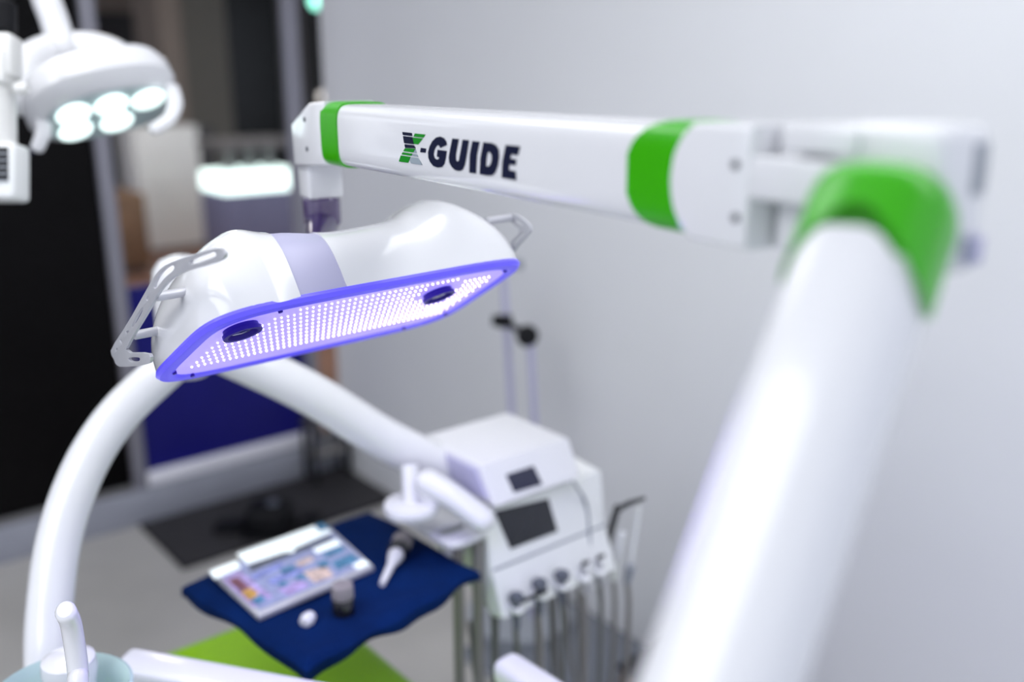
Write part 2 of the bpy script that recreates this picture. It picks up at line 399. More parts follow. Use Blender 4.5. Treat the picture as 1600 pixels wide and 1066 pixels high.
# --- rounded end piece with two screws, tongue, core
def arc(cx, r, a0, a1, n=20): return [(cx + r * math.cos(a0 + (a1 - a0) * k / n), r * math.sin(a0 + (a1 - a0) * k / n)) for k in range(n + 1)]
aE = ah(1171, 290)[0]; HE = .0415
th = math.asin(HE / (R1 - .001))
ep = arc(ac1, R1 - .001, math.pi - th, math.pi + th)
ep += [(aE, -HE), (aE, HE)]
ep_o = link('end_housing', plate([ep], AF, -.001, TW + .001, .004), 'white', nav)
for q in ((1152, 257), (1152, 340)):
    a, h = ah(*q); link('screw', lathe([(.0030, .002), (.0030, -.0008), (.0012, -.0008)], AF(a, h, -.001), -Ww, 12), 'dark_hole', ep_o)
aT = ah(1285, 290)[0]
tz0 = ah(1230, 320)[1]; tz1 = ah(1230, 248)[1]
link('tongue', box(aE - .004, aT + .02, tz0, tz1, .0005, TW - .006, .003, AF, 3), 'white', nav)
link('pivot_core', box(aE + .004, aT + .03, -.042, .043, .022, TW - .008, .003, AF), 'white', nav)
a0, a1 = ah(1172, 215)[0], ah(1212, 215)[0]
link('top_lug', box(a1, aT + .02, tz1 + .0035, .0425, .004, TW - .012, .003, AF), 'white', nav)
# --- elbow block
aB0 = ah(1292, 290, .008)[0]; aB1 = ah(1466, 290, .008)[0]
eb = link('elbow_block', box(aB0, aB1, -.040, .046, .008, .056, .009, AF, 4), 'white', nav)
link('end_recess', box(aB1 - .004, aB1 + .0012, .006, .036, .038, .050, .001, AF), 'grey_plastic', eb)
link('end_cap', box(aB1 - .002, aB1 + .006, -.034, -.016, .036, .050, .003, AF), 'grey_band', eb)
# --- lower arm, running down beneath the camera
T = P(1376, 345, .555); B = P(1135, 1040, .49)
Lx = (B - T).normalized()
Lw = Lx.cross(V((0, 0, 1))).normalized(); Lh = Lw.cross(Lx).normalized()
if Lh.z < 0: Lh = -Lh
LF = Fr(T, Lx, Lh, Lw)
lsec = rsec(.0375, .0365, 2.5, 48)
LEN = .66
lR0, lR1 = .066, .047
l1 = lambda h: .016 + math.sqrt(max(lR1 * lR1 - h * h, 1e-6)) - lR1 + .010
l2 = lambda h: .050 + math.sqrt(max(lR0 * lR0 - h * h, 1e-6)) - lR0 + .012
lsg = [(x * 1.08, y * 1.09) for x, y in lsec]
l2 = lambda h: .008 + .046 * math.sqrt(max(1 - (h / .0366) ** 2, 0))
l2g = lambda h: .008 + .046 * math.sqrt(max(1 - (h / .0399) ** 2, 0))
link('green_ring', rings_mesh([[LF(s_, y * k_, x * k_) for x, y in lsg] for s_, k_ in ((-.024, .5), (-.022, .70), (-.017, .87), (-.010, .97), (-.003, 1.0))] + collar(LF, lsg, lambda h: .001, l2g, 6)), 'green', nav)
link('lower_arm', rings_mesh(collar(LF, lsec, lambda h: l2(h) - .004, lambda h: LEN, 16)), 'white', nav)
E_ = LF(LEN, 0, 0)
link('shoulder_joint', lathe([(.03, -.07), (.055, -.06), (.06, -.04), (.06, .04), (.055, .06), (.03, .07)], E_, (0, 0, 1)), 'white', nav)
link('column', lathe([(.034, 0), (.034, E_.z - .06)], (E_.x, E_.y, .09), (0, 0, 1)), 'white', nav)
bs = link('base', lathe([(.26, .045), (.265, .07), (.24, .09), (.06, .11), (.04, .14)], (E_.x, E_.y, 0), (0, 0, 1), 40), 'white', nav)
for k in range(4):
    a = k * math.pi / 2 + .6
    c = V((E_.x + .2 * math.cos(a), E_.y + .2 * math.sin(a), .025))
    link('castor', lathe([(.012, -.012), (.025, -.01), (.025, .01), (.012, .012)], c, (math.sin(a), -math.cos(a), 0), 16), 'black', bs)
    link('castor_stem', tube([c + V((0, 0, .02)), c + V((0, 0, .05))], .007, 8), 'metal', bs)

# --- head
ua = math.radians(86.0); ve = math.radians(32.0)
U = V((math.sin(ua), math.cos(ua), 0)); pu = V((math.cos(ua), -math.sin(ua), 0))
Vv = pu * math.cos(ve) + V((0, 0, math.sin(ve)))
NN = pu * math.sin(ve) - V((0, 0, math.cos(ve)))      # out of the LED face
HL, HWd = .470, .250
BLp = P(222, 606, 1.19)
HF = Fr(BLp + U * HL / 2 + Vv * HWd / 2, U, Vv, -NN)  # centre of the face; z goes up into the body
def hu(px, py, z=0.0):
    q = PL(px, py, HF.o + HF.z * z, HF.z); return HF.inv(q)[:2]
def lerp_tab(tab, x):
    for (x0, y0), (x1, y1) in zip(tab, tab[1:]):
        if x <= x1:
            t = (x - x0) / (x1 - x0); t = max(0, min(1, t)); t = t * t * (3 - 2 * t); return y0 + (y1 - y0) * t
    return tab[-1][1]
def head_rings(us, lift=0.0):
    rings = []
    for u in us:
        x = u / (HL / 2)                              # -1 .. 1
        wv = HWd / 2 * max(1 - abs(x) ** 7, 0) ** (1 / 4.5)
        d = HL / 2 - abs(u); e = .108 if u < 0 else .135
        k = min(d / e, 1); fu = (1 - (1 - k) ** 2.3) ** (1 / 2.0)
        h = lerp_tab(((-1, .106), (-.66, .112), (-.36, .100), (-.05, .090), (.2, .093), (.58, .121), (1, .108)), x)
        hh = .010 + h * fu + lift
        ring = []
        nseg = 30
        for j in range(nseg + 1):
            th_ = math.pi * j / nseg
            vq = (wv + lift) * sup(math.cos(th_), 2.9); sk = .32 * max(0, 1 - ((u + .07) / .095) ** 2)
            ring.append(HF(u - sk * vq, (wv + lift) * sup(math.cos(th_), 2.9), hh * abs(math.sin(th_)) ** (2 / 2.9)))
        rings.append(ring)
    return rings
def us_range(a, b, n): return [a + (b - a) * k / n for k in range(n + 1)]
E0 = HL / 2 * .9985
endl = [-E0 + (HL / 2 * .16) * (1 - math.cos(math.pi / 2 * k / 10)) for k in range(11)]
uA, uB = hu(461, 440)[0] + .004, hu(553, 426)[0] + .004
endr = [-q for q in endl[::-1]]
uA, uB = -.095, -.036
head = link('head_shell', rings_mesh(head_rings(endl + us_range(endl[-1], uA, 10)[1:])), 'white', nav)
link('grey_band', rings_mesh(head_rings(us_range(uA, uB, 6), -.0015)), 'grey_band', head)
link('head_shell', rings_mesh(head_rings(us_range(uB, endr[0], 16) + endr[1:])), 'white', head)
# bezel ring
def outl(inset, n=96):
    out = []
    for j in range(n):
        t = 2 * math.pi * j / n
        out.append(((HL / 2 - inset) * sup(math.cos(t), 6.5), (HWd / 2 - inset) * sup(math.sin(t), 5.0)))
    return out
bz = [(0.000, .004), (-.0012, .0), (.002, -.0045), (.010, -.006), (.017, -.004), (.0185, -.002)]
rg = [[HF(x, y, z) for x, y in outl(i)] for i, z in bz]
verts = [p for r in rg for p in r]; n = 96
faces = [(k * n + j, k * n + (j + 1) % n, (k + 1) * n + (j + 1) % n, (k + 1) * n + j) for k in range(len(rg) - 1) for j in range(n)]
bezel = link('bezel', raw(verts, faces), 'led_lit_rim', head)
for t in (.12, .30, .55, .66, .93, .8):
    j = outl(.017, 200)[int(t * 200)]
    link('screw', lathe([(.0028, .004), (.0028, -.0062), (.001, -.0062)], HF(j[0], j[1], 0), HF.z, 8), 'lens_ring', bezel)
link('led_board', plate([outl(.0175)], HF, -.0025, -.0005), 'led_board', head, smooth=False)
lensp = [(-.128, .012), (.128, .012)]
lensp = [hu(379, 521, -.010), hu(686, 464, -.010)]
# LED dots, staggered rows
dv, df = [], []
sp = .0084
nu, nv = int(HL / sp), int(HWd / sp)
for j in range(-nv, nv + 1):
    for i in range(-nu, nu + 1):
        x = i * sp; y = j * .0172 + .004
        ax, ay = abs(x) / (HL / 2 - .036), abs(y) / (HWd / 2 - .034)
        if ax ** 6 + ay ** 6 > 1 or y < -.074: continue
        if any((x - lx) ** 2 + (y - ly - .006) ** 2 < .033 ** 2 for lx, ly in lensp): continue
        b0 = len(dv); r = .0015
        for k in range(6): dv.append(HF(x + r * math.cos(k * math.pi / 3), y + r * math.sin(k * math.pi / 3), -.0025))
        dv.append(HF(x, y, -.0045))
        for k in range(6): df.append((b0 + (k + 1) % 6, b0 + k, b0 + 6))
ld = link('led_dots', raw(dv, df), 'led', head); ld['kind'] = 'stuff'
for lx, ly in lensp:
    ln = link('camera_lens', lathe([(.020, 0), (.0205, .006), (.0225, .0065), (.0225, .011), (.0175, .011), (.016, .006), (.0, .006)], HF(lx, ly, -.001), -HF.z, 32), 'lens_ring', head)
    link('lens_glass', lathe([(.016, .0062), (.011, .0082), (.0001, .0092)], HF(lx, ly, -.001), -HF.z, 24), 'lens_glass', ln)
# wrist joint between arm and head
pa0 = ah(466, 290, .010)[0]
pz = ah(466, 308, .010)[1]
link('wrist_post', box(pa0, pa0 + .046, pz, -.02, .010, .062, .005, AF, 3), 'white', nav)
jt = AF(pa0 + .023, pz - .004, .036)
jb = HF(-.07, .03, .085)
link('wrist_joint', lathe([(.024, .006), (.0275, .002), (.0275, -.032), (.025, -.036)], jt, (0, 0, 1)), 'violet_smoke', nav)
link('wrist_ball', tube([jt + V((0, 0, -.03)), (jt + V((0, 0, -.055))).lerp(jb, .3), jb], lambda t: .020 + .005 * math.cos(t * 6), 20), 'violet_dark', nav)
# slotted metal handles: outline traced, held off both ends of the head
def handle(us, mirror):
    fr0 = Fr(HF(-HL / 2 - .022, 0, 0), HF.y, HF.z, HF.x)
    def hp(x, y):
        q = PL(170 + x / 4.635, 370 + y / 4.635, fr0.o, HF.x); i = fr0.inv(q); return (i[0], i[1])
    outer = [(850, 100), (820, 75), (775, 82), (580, 140), (430, 195), (370, 245), (325, 310), (265, 415), (150, 620), (22, 812), (30, 860), (48, 885), (60, 925), (100, 945), (300, 925), (316, 880), (300, 838), (120, 840), (170, 740), (310, 510), (372, 400), (450, 312), (550, 252), (780, 190), (840, 165), (857, 130)]
    holes = [[(600, 165), (760, 108), (790, 118), (785, 142), (630, 200), (595, 195)],
             [(480, 200), (420, 225), (365, 285), (332, 355), (345, 380), (370, 355), (420, 290), (490, 235)],
             [(300, 430), (285, 425), (282, 455), (295, 465)],
             [(262, 505), (240, 520), (172, 645), (180, 655), (200, 635), (258, 535)],
             [(150, 672), (132, 690), (145, 700), (160, 685)],
             [(95, 735), (88, 745), (105, 775), (112, 770)],
             [(68, 802), (58, 815), (66, 825), (75, 812)],
             [(145, 873), (235, 870), (238, 892), (220, 903), (165, 905)]]
    fr = fr0 if not mirror else Fr(HF(HL / 2 + .022, 0, 0), HF.y, HF.z, -HF.x)
    ho = link('handle', plate([smooth_loop([hp(*q) for q in outer], 1)] + [smooth_loop([hp(*q) for q in h], 2) for h in holes], fr, -.002, .002, .0004), 'metal', head)
    for (x, y) in ((300, 430), (140, 705)):
        a = hp(x + 40, y + (5 if y < 600 else 10)); p = fr(a[0], a[1], .001)
        link('post', tube([p, p + fr.z * (.052 if y < 600 else .045)], .0055, 12), 'metal', ho)
handle(0, False)
fr1 = Fr(HF(HL / 2 + .020, 0, 0), HF.y, HF.z, HF.x)
def hp1(px, py): return fr1.inv(PL(px, py, fr1.o, HF.x))[:2]
ho = link('handle', plate([smooth_loop([hp1(*q) for q in ((790, 405), (796, 380), (816, 361), (801, 349), (795, 341), (798, 334), (807, 334), (826, 347), (832, 357), (828, 366), (804, 391), (798, 408))], 1), smooth_loop([hp1(*q) for q in ((806, 342), (820, 351), (816, 353), (804, 346))], 1), smooth_loop([hp1(*q) for q in ((803, 383), (822, 364), (818, 362), (801, 379))], 1)], fr1, -.002, .002, .0004), 'metal', head)
for q in ((799, 340), (800, 388)):
    a = hp1(*q); p = fr1(a[0], a[1], .002); link('post', tube([p + fr1.z * .002, p - fr1.z * .05], .0055, 12), 'metal', ho)
# the LED head's own light
la = bpy.data.lights.new('violet_led_light', 'AREA'); la.shape = 'RECTANGLE'; la.size = HL - .06; la.size_y = HWd - .06
la.energy = VIOLET_POWER; la.color = (.30, .22, 1.0)
lo = bpy.data.objects.new('violet_led_light', la); COL.objects.link(lo)
mlt = Matrix((HF.x, HF.y, HF.z)).transposed().to_4x4(); mlt.translation = HF(0, 0, -.034); lo.matrix_world = mlt

# ================================================================== dental unit: post, arm, delivery head
unit = thing('dental_unit', 'white dental unit with curved post, swing arm and instrument console', 'dental unit', (.2, 1.45, 0))
pts = [P(80, 1250, 1.40), P(76, 1066, 1.42), P(77, 960, 1.45), P(93, 840, 1.49), P(130, 735, 1.53), P(180, 655, 1.57), P(245, 590, 1.61), P(310, 535, 1.66)]
base_p = V((pts[0].x, pts[0].y, .60))
link('curved_post', tube(spline([base_p] + pts, 8), .0335, 24), 'white', unit)
link('unit_body', box(base_p.x - .22, min(base_p.x + .13, .41), base_p.y - .38, base_p.y + .15, .02, .62, .03, seg=3), 'white', unit)
jp = P(290, 500, 1.68)
link('pivot_joint', lathe([(.030, -.10), (.047, -.085), (.050, -.03), (.050, .065), (.046, .090), (.034, .106), (.015, .113), (.001, .114)], jp, (0, 0, 1), 32), 'white', unit)
aend = P(700, 735, 1.93)
link('swing_arm', tube(spline([jp + V((.0, 0, -.03)), P(470, 607, 1.77), P(600, 686, 1.86), aend], 6), lambda t: .037 + .006 * t, 24, roundend=True), 'white', unit)
XL = 1.02
def yz(px, py, x=XL): q = PX(px, py, x); return (q.y, q.z)
YZ = Fr((0, 0, 0), (0, 1, 0), (0, 0, 1), (1, 0, 0))
# lower console body
c_top = yz(758, 800); c_cr = yz(768, 892); c_bot = yz(786, 968)
prof = [c_top, c_cr, c_bot, (c_bot[0] + .03, c_bot[1] - .012), (c_cr[0] + .19, c_cr[1] - .02), (c_top[0] + .14, c_top[1] + .01)]
XR = 1.325
con = link('console', plate([prof], YZ, XL, XR, .006), 'white_soft', unit)
# seam
link('seam', box(XL + .004, XR - .004, c_cr[0] - .0015, c_cr[0] + .003, c_cr[1] - .003, c_cr[1] + .002), 'grey_plastic', con)
# upper box with slanting front
u_tf = yz(752, 728); u_bf = yz(771, 793)
u_tb = PX(698, 674, XL); 
prof2 = [u_tf, u_bf, (u_bf[0] + .10, u_bf[1] - .005), (u_tf[0] + .19, u_bf[1] + .015), (u_tf[0] + .19, u_tf[1])]
XU = PY(890, 691, u_tf[0]).x
ub = link('display_housing', plate([prof2], YZ, XL, XU, .008), 'white', unit)
link('side_cheek', plate([[(a + (.012 if i < 2 else -.03), b + (-.01 if i in (0, 4) else .012)) for i, (a, b) in enumerate(prof2)]], YZ, XL - .006, XL + .002, .003), 'grey_band', ub)
def on_face(A2, B2, px, py):                          # pixel on the slanting face through profile points A2, B2 (spanning X)
    a = V((XL, *A2)); nrm = (V((0, A2[0] - B2[0], A2[1] - B2[1]))).cross(V((1, 0, 0))).normalized()
    return PL(px, py, a, nrm), nrm
def screen(pxs, A2, B2, m, par, name='screen', lift=.002, bez=None):
    ps = [on_face(A2, B2, *q)[0] for q in pxs]; nrm = on_face(A2, B2, *pxs[0])[1]
    if nrm.dot(CAM - ps[0]) < 0: nrm = -nrm
    yv = nrm.cross(V((1, 0, 0))); fr = Fr(ps[0], (1, 0, 0), yv, nrm)
    return link(name, plate([[fr.inv(p)[:2] for p in ps]], fr, -.002, lift, .0006), m, par)
screen([(790, 742), (833, 728), (847, 757), (803, 770)], u_tf, u_bf, 'screen_blue', ub)
screen([(772, 799), (856, 779), (871, 830), (797, 858)], c_top, c_cr, 'screen', con)
# rounded right shoulder of the console
prof3 = [(c_top[0] + .015, c_top[1] - .04), (c_top[0] + .018, c_top[1] - .022), (c_top[0] + .05, c_top[1] - .002), (c_top[0] + .15, c_top[1] - .002), (c_top[0] + .20, c_top[1] - .03), (c_top[0] + .2, c_cr[1] + .0), (c_cr[0] + .01, c_cr[1] + .004)]
sh = link('console_shoulder', plate([smooth_loop(prof3, 2)], YZ, XU + .012, XR + .012, .006), 'white_soft', unit)
link('vent', box(XU + .03, XU + .075, c_top[0] + .11, c_top[0] + .15, c_top[1] - .006, c_top[1] + .0002, .001), 'grey_plastic', sh)
# tray pivot, bracket and handle
dk = P(643, 790, 1.80)
link('pivot_disc', lathe([(.03, -.014), (.050, -.012), (.053, -.002), (.050, .006), (.03, .009)], dk, (0, 0, 1), 32), 'white', unit)
link('pivot_stem', tube([dk, P(640, 728, 1.82)], .017, 16), 'white', unit)
zt = .845
hl = [Zp(602, 799, zt), Zp(655, 790, zt), Zp(745, 795, zt), Zp(776, 822, zt), Zp(766, 834, zt), Zp(712, 857, zt), Zp(690, 851, zt), Zp(640, 819, zt)]
hole = [Zp(680, 834, zt), Zp(724, 818, zt), Zp(730, 827, zt), Zp(692, 843, zt)]
FZ = Fr((0, 0, zt), (1, 0, 0), (0, 1, 0))
link('tray_handle', plate([smooth_loop([(p.x, p.y) for p in hl], 2), smooth_loop([(p.x, p.y) for p in hole], 1)], FZ, -.008, .008, .005), 'white', unit)
link('bracket', tube(spline([P(668, 752, 1.80), P(705, 775, 1.79), P(755, 812, 1.79)], 6), .030, 18, flat=.72, roundend=True), 'white', unit)
link('bracket', tube(spline([P(650, 760, 1.81), P(665, 775, 1.80), P(678, 790, 1.79)], 6), .012, 12, roundend=True), 'white', unit)
# supply hoses under the console
for px, m, r in ((716, 'hose', .011), (747, 'hose', .011), (773, 'hose_dark', .008)):
    p = P(px, 900, 1.86)
    link('supply_hose', tube(spline([(p.x, p.y, .74 if px == 773 else .83), (p.x, p.y, .5), (p.x + .01, p.y + .01, .2), (p.x + .03, p.y + .05, .012), (p.x + .2, p.y + .25, .011)], 6), r, 10), m, unit)
# instruments in the console's holders
def front_pt(px, py):
    return on_face(c_cr, c_bot, px, py)[0]
fn = on_face(c_cr, c_bot, 800, 930)[1]
if fn.y > 0: fn = -fn
def hanging_hose(p, par, m='hose', r=.005, drop=.42, back=.14):
    a = p; pts_ = [a, a + V((0, -.008, -.08)), a + V((0, 0, -drop * .7)), a + V((.01, back * .45, -drop)), a + V((.015, back, -drop * .7)), a + V((.01, back + .02, -.07))]
    link('hose', tube(spline(pts_, 8), r, 10), m, par)
labs = ['dark round handpiece hanging first in console holder beside tray', 'dark round handpiece joined by short black bar on console', 'dark handpiece with tapered neck hanging in middle console holder', 'slim grey handpiece with hooked tip hanging on white console', 'slim grey handpiece with dark tip beside the black syringe']
for i, (px, py, k) in enumerate(((797, 937, 0), (833, 915, 0), (868, 902, 0), (903, 890, 1), (927, 880, 1))):
    p = front_pt(px, py) + fn * .016
    t = thing('dental_handpiece', labs[i], 'dental handpiece', p + V((0, 0, -.06)), 'handpieces on the console')
    link('holder', box(-.011, .011, -.018, .012, -.022, -.012, .003, Fr(p, (1, 0, 0), (0, 1, 0))), 'white_soft', t)
    if k == 0:
        link('head', lathe([(.004, -.012), (.012, -.010), (.014, 0), (.012, .010), (.008, .012)], p + V((0, -.004, .006)), (0, -1, .35), 18), 'instrument_grey', t)
        link('body', lathe([(.005, -.060), (.007, -.05), (.009, -.02), (.006, 0)], p, (0, .1, 1), 14), 'instrument_grey', t)
    else:
        link('body', lathe([(.005, -.055), (.0075, -.045), (.0085, -.015), (.006, .01)], p, (-.25, .1, 1), 14), 'metal', t)
        link('head', tube([p + V((-.003, 0, .008)), p + V((-.004, -.004, .018)), p + V((.006, -.012, .021))], .004, 8), 'black', t)
    hanging_hose(p + V((0, -.003, -.055)), t, 'hose' if i % 2 else 'hose_dark', .0045 + .001 * (i % 2), .36 + .05 * i)
pA = front_pt(802, 938) + fn * .030; pB = front_pt(838, 922) + fn * .030
tag(link('connecting_bar', tube([pA, pB], .0042, 10, roundend=True), 'black'), 'short black bar between two handpieces on the console', 'bar')
# black bent syringe and grey suction tip at the console's right end
xs = XR + .012
def rp(px, py, dx=0.0): return PX(px, py, xs + dx)
g0_ = rp(944, 872)
s1 = thing('air_syringe', 'black angled air syringe standing in grey holder at console end', 'syringe', rp(940, 905, .0))
link('grip', tube([rp(945, 874), rp(954, 832), rp(965, 792)], .0078, 12), 'black_gloss', s1)
link('nozzle', tube([rp(963, 797), rp(985, 786), rp(1006, 779)], lambda t: .0075 - .0035 * t, 10, roundend=True), 'black_gloss', s1)
link('holder', lathe([(.008, -.03), (.011, 0), (.010, .012)], rp(940, 893), rp(946, 870) - rp(938, 905), 14), 'grey_plastic', s1)
hanging_hose(rp(937, 906), s1, 'hose', .005, .45)
s2 = thing('suction_tip', 'slim pale suction tip standing in grey holder beside black syringe', 'suction tip', rp(980, 905, .03))
link('tube', tube(spline([rp(986, 880, .03), rp(993, 830, .03), rp(998, 795, .03)], 6), .0045, 10, roundend=True), 'white_soft', s2)
link('holder', lathe([(.008, -.03), (.011, 0), (.010, .014)], rp(984, 893, .03), rp(990, 866, .03) - rp(981, 905, .03), 14), 'grey_plastic', s2)
hanging_hose(rp(980, 908, .03), s2, 'hose', .006, .5)
s3 = thing('curing_handpiece', 'white pen handpiece standing between black syringe and suction tip', 'handpiece', rp(960, 905, .015))
link('body', tube(spline([rp(960, 898, .015), rp(967, 860, .015), rp(972, 835, .015)], 5), .0075, 12, roundend=True), 'white_soft', s3)
link('holder', lathe([(.009, -.02), (.012, 0), (.011, .01)], rp(960, 893, .015), (0.1, 0, 1), 14), 'white_soft', s3)
hanging_hose(rp(958, 905, .015), s3, 'hose', .005, .4)
cbl = tag(link('handpiece_cable', tube(spline([PY(895, 752, u_bf[0] - .004), PY(915, 785, c_top[0] - .012), PY(921, 830, c_top[0] - .02), PY(922, 890, c_cr[0] - .02)], 8), .003, 8), 'grey_plastic'), 'thin grey cable running down the console front', 'cable')

# tray, cloth and what lies on it
ZT = .80
tx0, tx1, ty0, ty1 = .555, .965, 1.225, 1.585
tr = thing('instrument_tray', 'white instrument tray hidden under dark blue cloth beside console', 'tray', ((tx0 + tx1) / 2, (ty0 + ty1) / 2, ZT - .04))
link('tray_plate', box(tx0 + .06, tx1 - .05, ty0 + .08, ty1 - .04, ZT - .025, ZT - .008, .006), 'white_soft', tr)
link('rim', tube([(tx0 + .062, ty0 + .078, ZT - .018), (tx1 - .052, ty0 + .078, ZT - .018)], .006, 10), 'white_soft', tr)
link('support_arm', tube(spline([(tx1 - .12, ty1 - .1, ZT - .03), (tx1, ty1 - .16, ZT - .035), (XL + .03, c_top[0] + .06, ZT - .02)], 6), .014, 12), 'white_soft', tr)
def cloth_z(a, b):
    return 0
nx, ny = 60, 54
verts, faces = [], []
corners = {'l': Zp(281, 914, ZT), 'b': Zp(478, 1046, ZT), 'r': Zp(750, 893, ZT), 't': Zp(560, 798, ZT)}
cl, cb_, cr, ct = corners['l'], corners['b'], corners['r'], V((.955, 1.625, ZT))
for i in range(nx + 1):
    for j in range(ny + 1):
        a = -.06 + 1.12 * i / nx; b = -.07 + 1.14 * j / ny
        ed = min(a, 1 - a, b, 1 - b)
        aa, bb = max(0, min(1, a)), max(0, min(1, b))
        p = (cb_ * (1 - aa) * (1 - bb) + cr * aa * (1 - bb) + cl * (1 - aa) * bb + ct * aa * bb)
        wv = .005 * math.sin(9 * aa + 3 * bb) * (1 if b <= 0 else .3) + .006 * math.sin(23 * aa + 2 * bb)
        drop = 0
        if ed < .05:
            dd = (.05 - ed) / .12; drop = -.022 * dd ** 1.4 * (1.2 + .35 * math.sin(11 * aa + 8 * bb + 1))
        if b < .06: p = p + V((0, wv * (.06 - b) * 6, 0))
        if a < .06: p = p + V((.004 * math.sin(14 * bb) * (.06 - a) * 8, 0, 0))
        zz = .0025 * math.sin(13 * aa + 5 * bb + 2 * math.sin(6 * bb)) * math.sin(7 * bb + 2) + .002
        zz = max(zz, -.002) + .002
        verts.append((p.x, p.y, ZT + zz + drop))
for i in range(nx):
    for j in range(ny):
        k = i * (ny + 1) + j; faces.append((k, k + ny + 1, k + ny + 2, k + 1))
co = link('surgical_cloth', raw(verts, faces), 'blue_cloth')
sm = co.modifiers.new('solid', 'SOLIDIFY'); sm.thickness = .003
tag(co, 'dark blue surgical cloth with wavy hem draped over the tray', 'cloth')
# flat silver-edged tablet with a bright colourful face
zt2 = ZT + .020
tl, trr, br, bl = Zp(329, 893, zt2), Zp(514, 821, zt2), Zp(584, 884, zt2), Zp(404, 962, zt2)
tex = (trr - tl); TF = Fr(tl, tex, V((0, 0, 1)).cross(tex))
w2d = [TF.inv(p)[:2] for p in (tl, trr, br, bl)]
tb = thing('tablet', 'silver edged tablet with bright colourful screen lying on blue cloth', 'tablet', (tl + br) / 2 + V((0, 0, -.013)))
body = link('body', plate([w2d], TF, -.013, 0, .004), 'metal', tb)
def tq(px, py): return TF.inv(Zp(px, py, zt2))[:2]
face_o = link('screen', plate([[tq(336, 893), tq(512, 825), tq(575, 882), tq(405, 954)]], TF, -.001, .0012), 'tile_base', tb)
def tile(pxs, m, z=.0020): link('screen_tile', plate([[tq(*q) for q in pxs]], TF, .0008, z), m, face_o, smooth=False)
cc = lambda x, y: (310 + x / 5.517, 800 + y / 5.517)
tile([cc(330, 375), cc(1010, 130), cc(1150, 180), cc(840, 320), cc(820, 360), cc(740, 360), cc(420, 460)], 'bright_print', .004)
tile([cc(95, 525), cc(330, 435), cc(365, 490), cc(140, 590)], 'bright_print', .004)
tile([cc(1000, 140), cc(1070, 110), cc(1130, 155), cc(1050, 185)], 'tile_b', .0042)
tile([cc(430, 470), cc(1130, 215), cc(1160, 240), cc(450, 520)], 'tile_e')
tile([cc(990, 330), cc(1190, 245), cc(1235, 285), cc(1020, 365)], 'bright_print', .003)
tile([cc(1060, 370), cc(1230, 300), cc(1270, 335), cc(1120, 400)], 'tile_b')
tile([cc(1150, 440), cc(1320, 365), cc(1390, 420), cc(1200, 510)], 'tile_b')
tile([cc(450, 560), cc(700, 440), cc(740, 470), cc(480, 600)], 'tile_a')
tile([cc(590, 600), cc(880, 480), cc(920, 510), cc(640, 640)], 'tile_a')
tile([cc(700, 510), cc(800, 470), cc(860, 500), cc(740, 550)], 'tile_b')
tile([cc(830, 450), cc(960, 390), cc(1000, 420), cc(880, 480)], 'tile_c')
tile([cc(900, 530), cc(1100, 470), cc(1170, 560), cc(1000, 620)], 'tile_c')
tile([cc(680, 680), cc(880, 590), cc(960, 640), cc(780, 730)], 'tile_d')
tile([cc(830, 570), cc(900, 540), cc(940, 570), cc(860, 600)], 'tile_b')
tile([cc(680, 630), cc(740, 605), cc(790, 630), cc(720, 660)], 'tile_b')
tile([cc(1010, 460), cc(1090, 420), cc(1140, 460), cc(1070, 500)], 'tile_b')
tile([cc(200, 590), cc(350, 510), cc(640, 740), cc(470, 830)], 'tile_d', .0024)
tile([cc(260, 610), cc(330, 570), cc(440, 660), cc(370, 700)], 'tile_g', .0032)
tile([cc(370, 705), cc(450, 665), cc(520, 720), cc(440, 780)], 'tile_f', .0032)
tile([cc(450, 785), cc(530, 725), cc(590, 765), cc(510, 810)], 'tile_b', .0032)
tile([cc(1330, 470), cc(1420, 420), cc(1480, 455), cc(1380, 500)], 'bright_print', .003)
# torque driver: ribbed grey cap, black collar, white tapered nozzle
zz = ZT + .024
p1, p2, p3 = Zp(629, 846, zz), Zp(618, 870, zz - .003), Zp(597, 913, zz - .012)
dr = thing('tracker_handpiece', 'white tapered handpiece with ribbed grey cap and black collar on blue cloth', 'handpiece', V((p2.x, p2.y, ZT + .003)))
ax = (p2 - p1).normalized(); l12 = (p2 - p1).length
link('cap', lathe([(.010, -.012), (.017, -.010), (.0195, -.004), (.0195, l12 * .35), (.017, l12 * .45)], p1, ax, 28), 'taupe', dr)
link('collar', lathe([(.0195, l12 * .45), (.0205, l12 * .5), (.020, l12 * .75), (.015, l12 * .8)], p1, ax, 28), 'black_gloss', dr)
link('nozzle', lathe([(.014, l12 * .78), (.0155, l12 * .9), (.0125, l12 * 1.15), (.0075, l12 * 1.5), (.0065, l12 * 2.2), (.0055, (p3 - p1).length)], p1, (p3 - p1), 22), 'white', dr)
# upright cup with black lower half
zb = ZT + .004
cp = Zp(537, 958, zb)
cu_ = thing('driver_cap', 'small taupe ribbed cap with black lower half standing on blue cloth', 'cap', cp)
link('black_base', lathe([(.017, 0), (.019, .002), (.019, .029), (.018, .0305)], cp, (0, 0, 1), 28), 'black_gloss', cu_)
link('ribbed_top', lathe([(.018, .030), (.0185, .032), (.0185, .050), (.017, .054), (.010, .055)], cp, (0, 0, 1), 28), 'taupe', cu_)
wp = Zp(481, 968, ZT + .012)
ws = thing('small_stopper', 'small white rounded plastic stopper lying on blue cloth', 'stopper', V((wp.x, wp.y, ZT + .003)))
link('body', lathe([(.006, -.013), (.010, -.011), (.011, 0), (.011, .006), (.009, .011), (.004, .013)], wp, V((.7, .35, .1)), 20), 'white', ws)
link('flange', lathe([(.0112, -.004), (.0122, -.003), (.0122, .001), (.0112, .002)], wp, V((.7, .35, .1)), 20), 'white', ws)

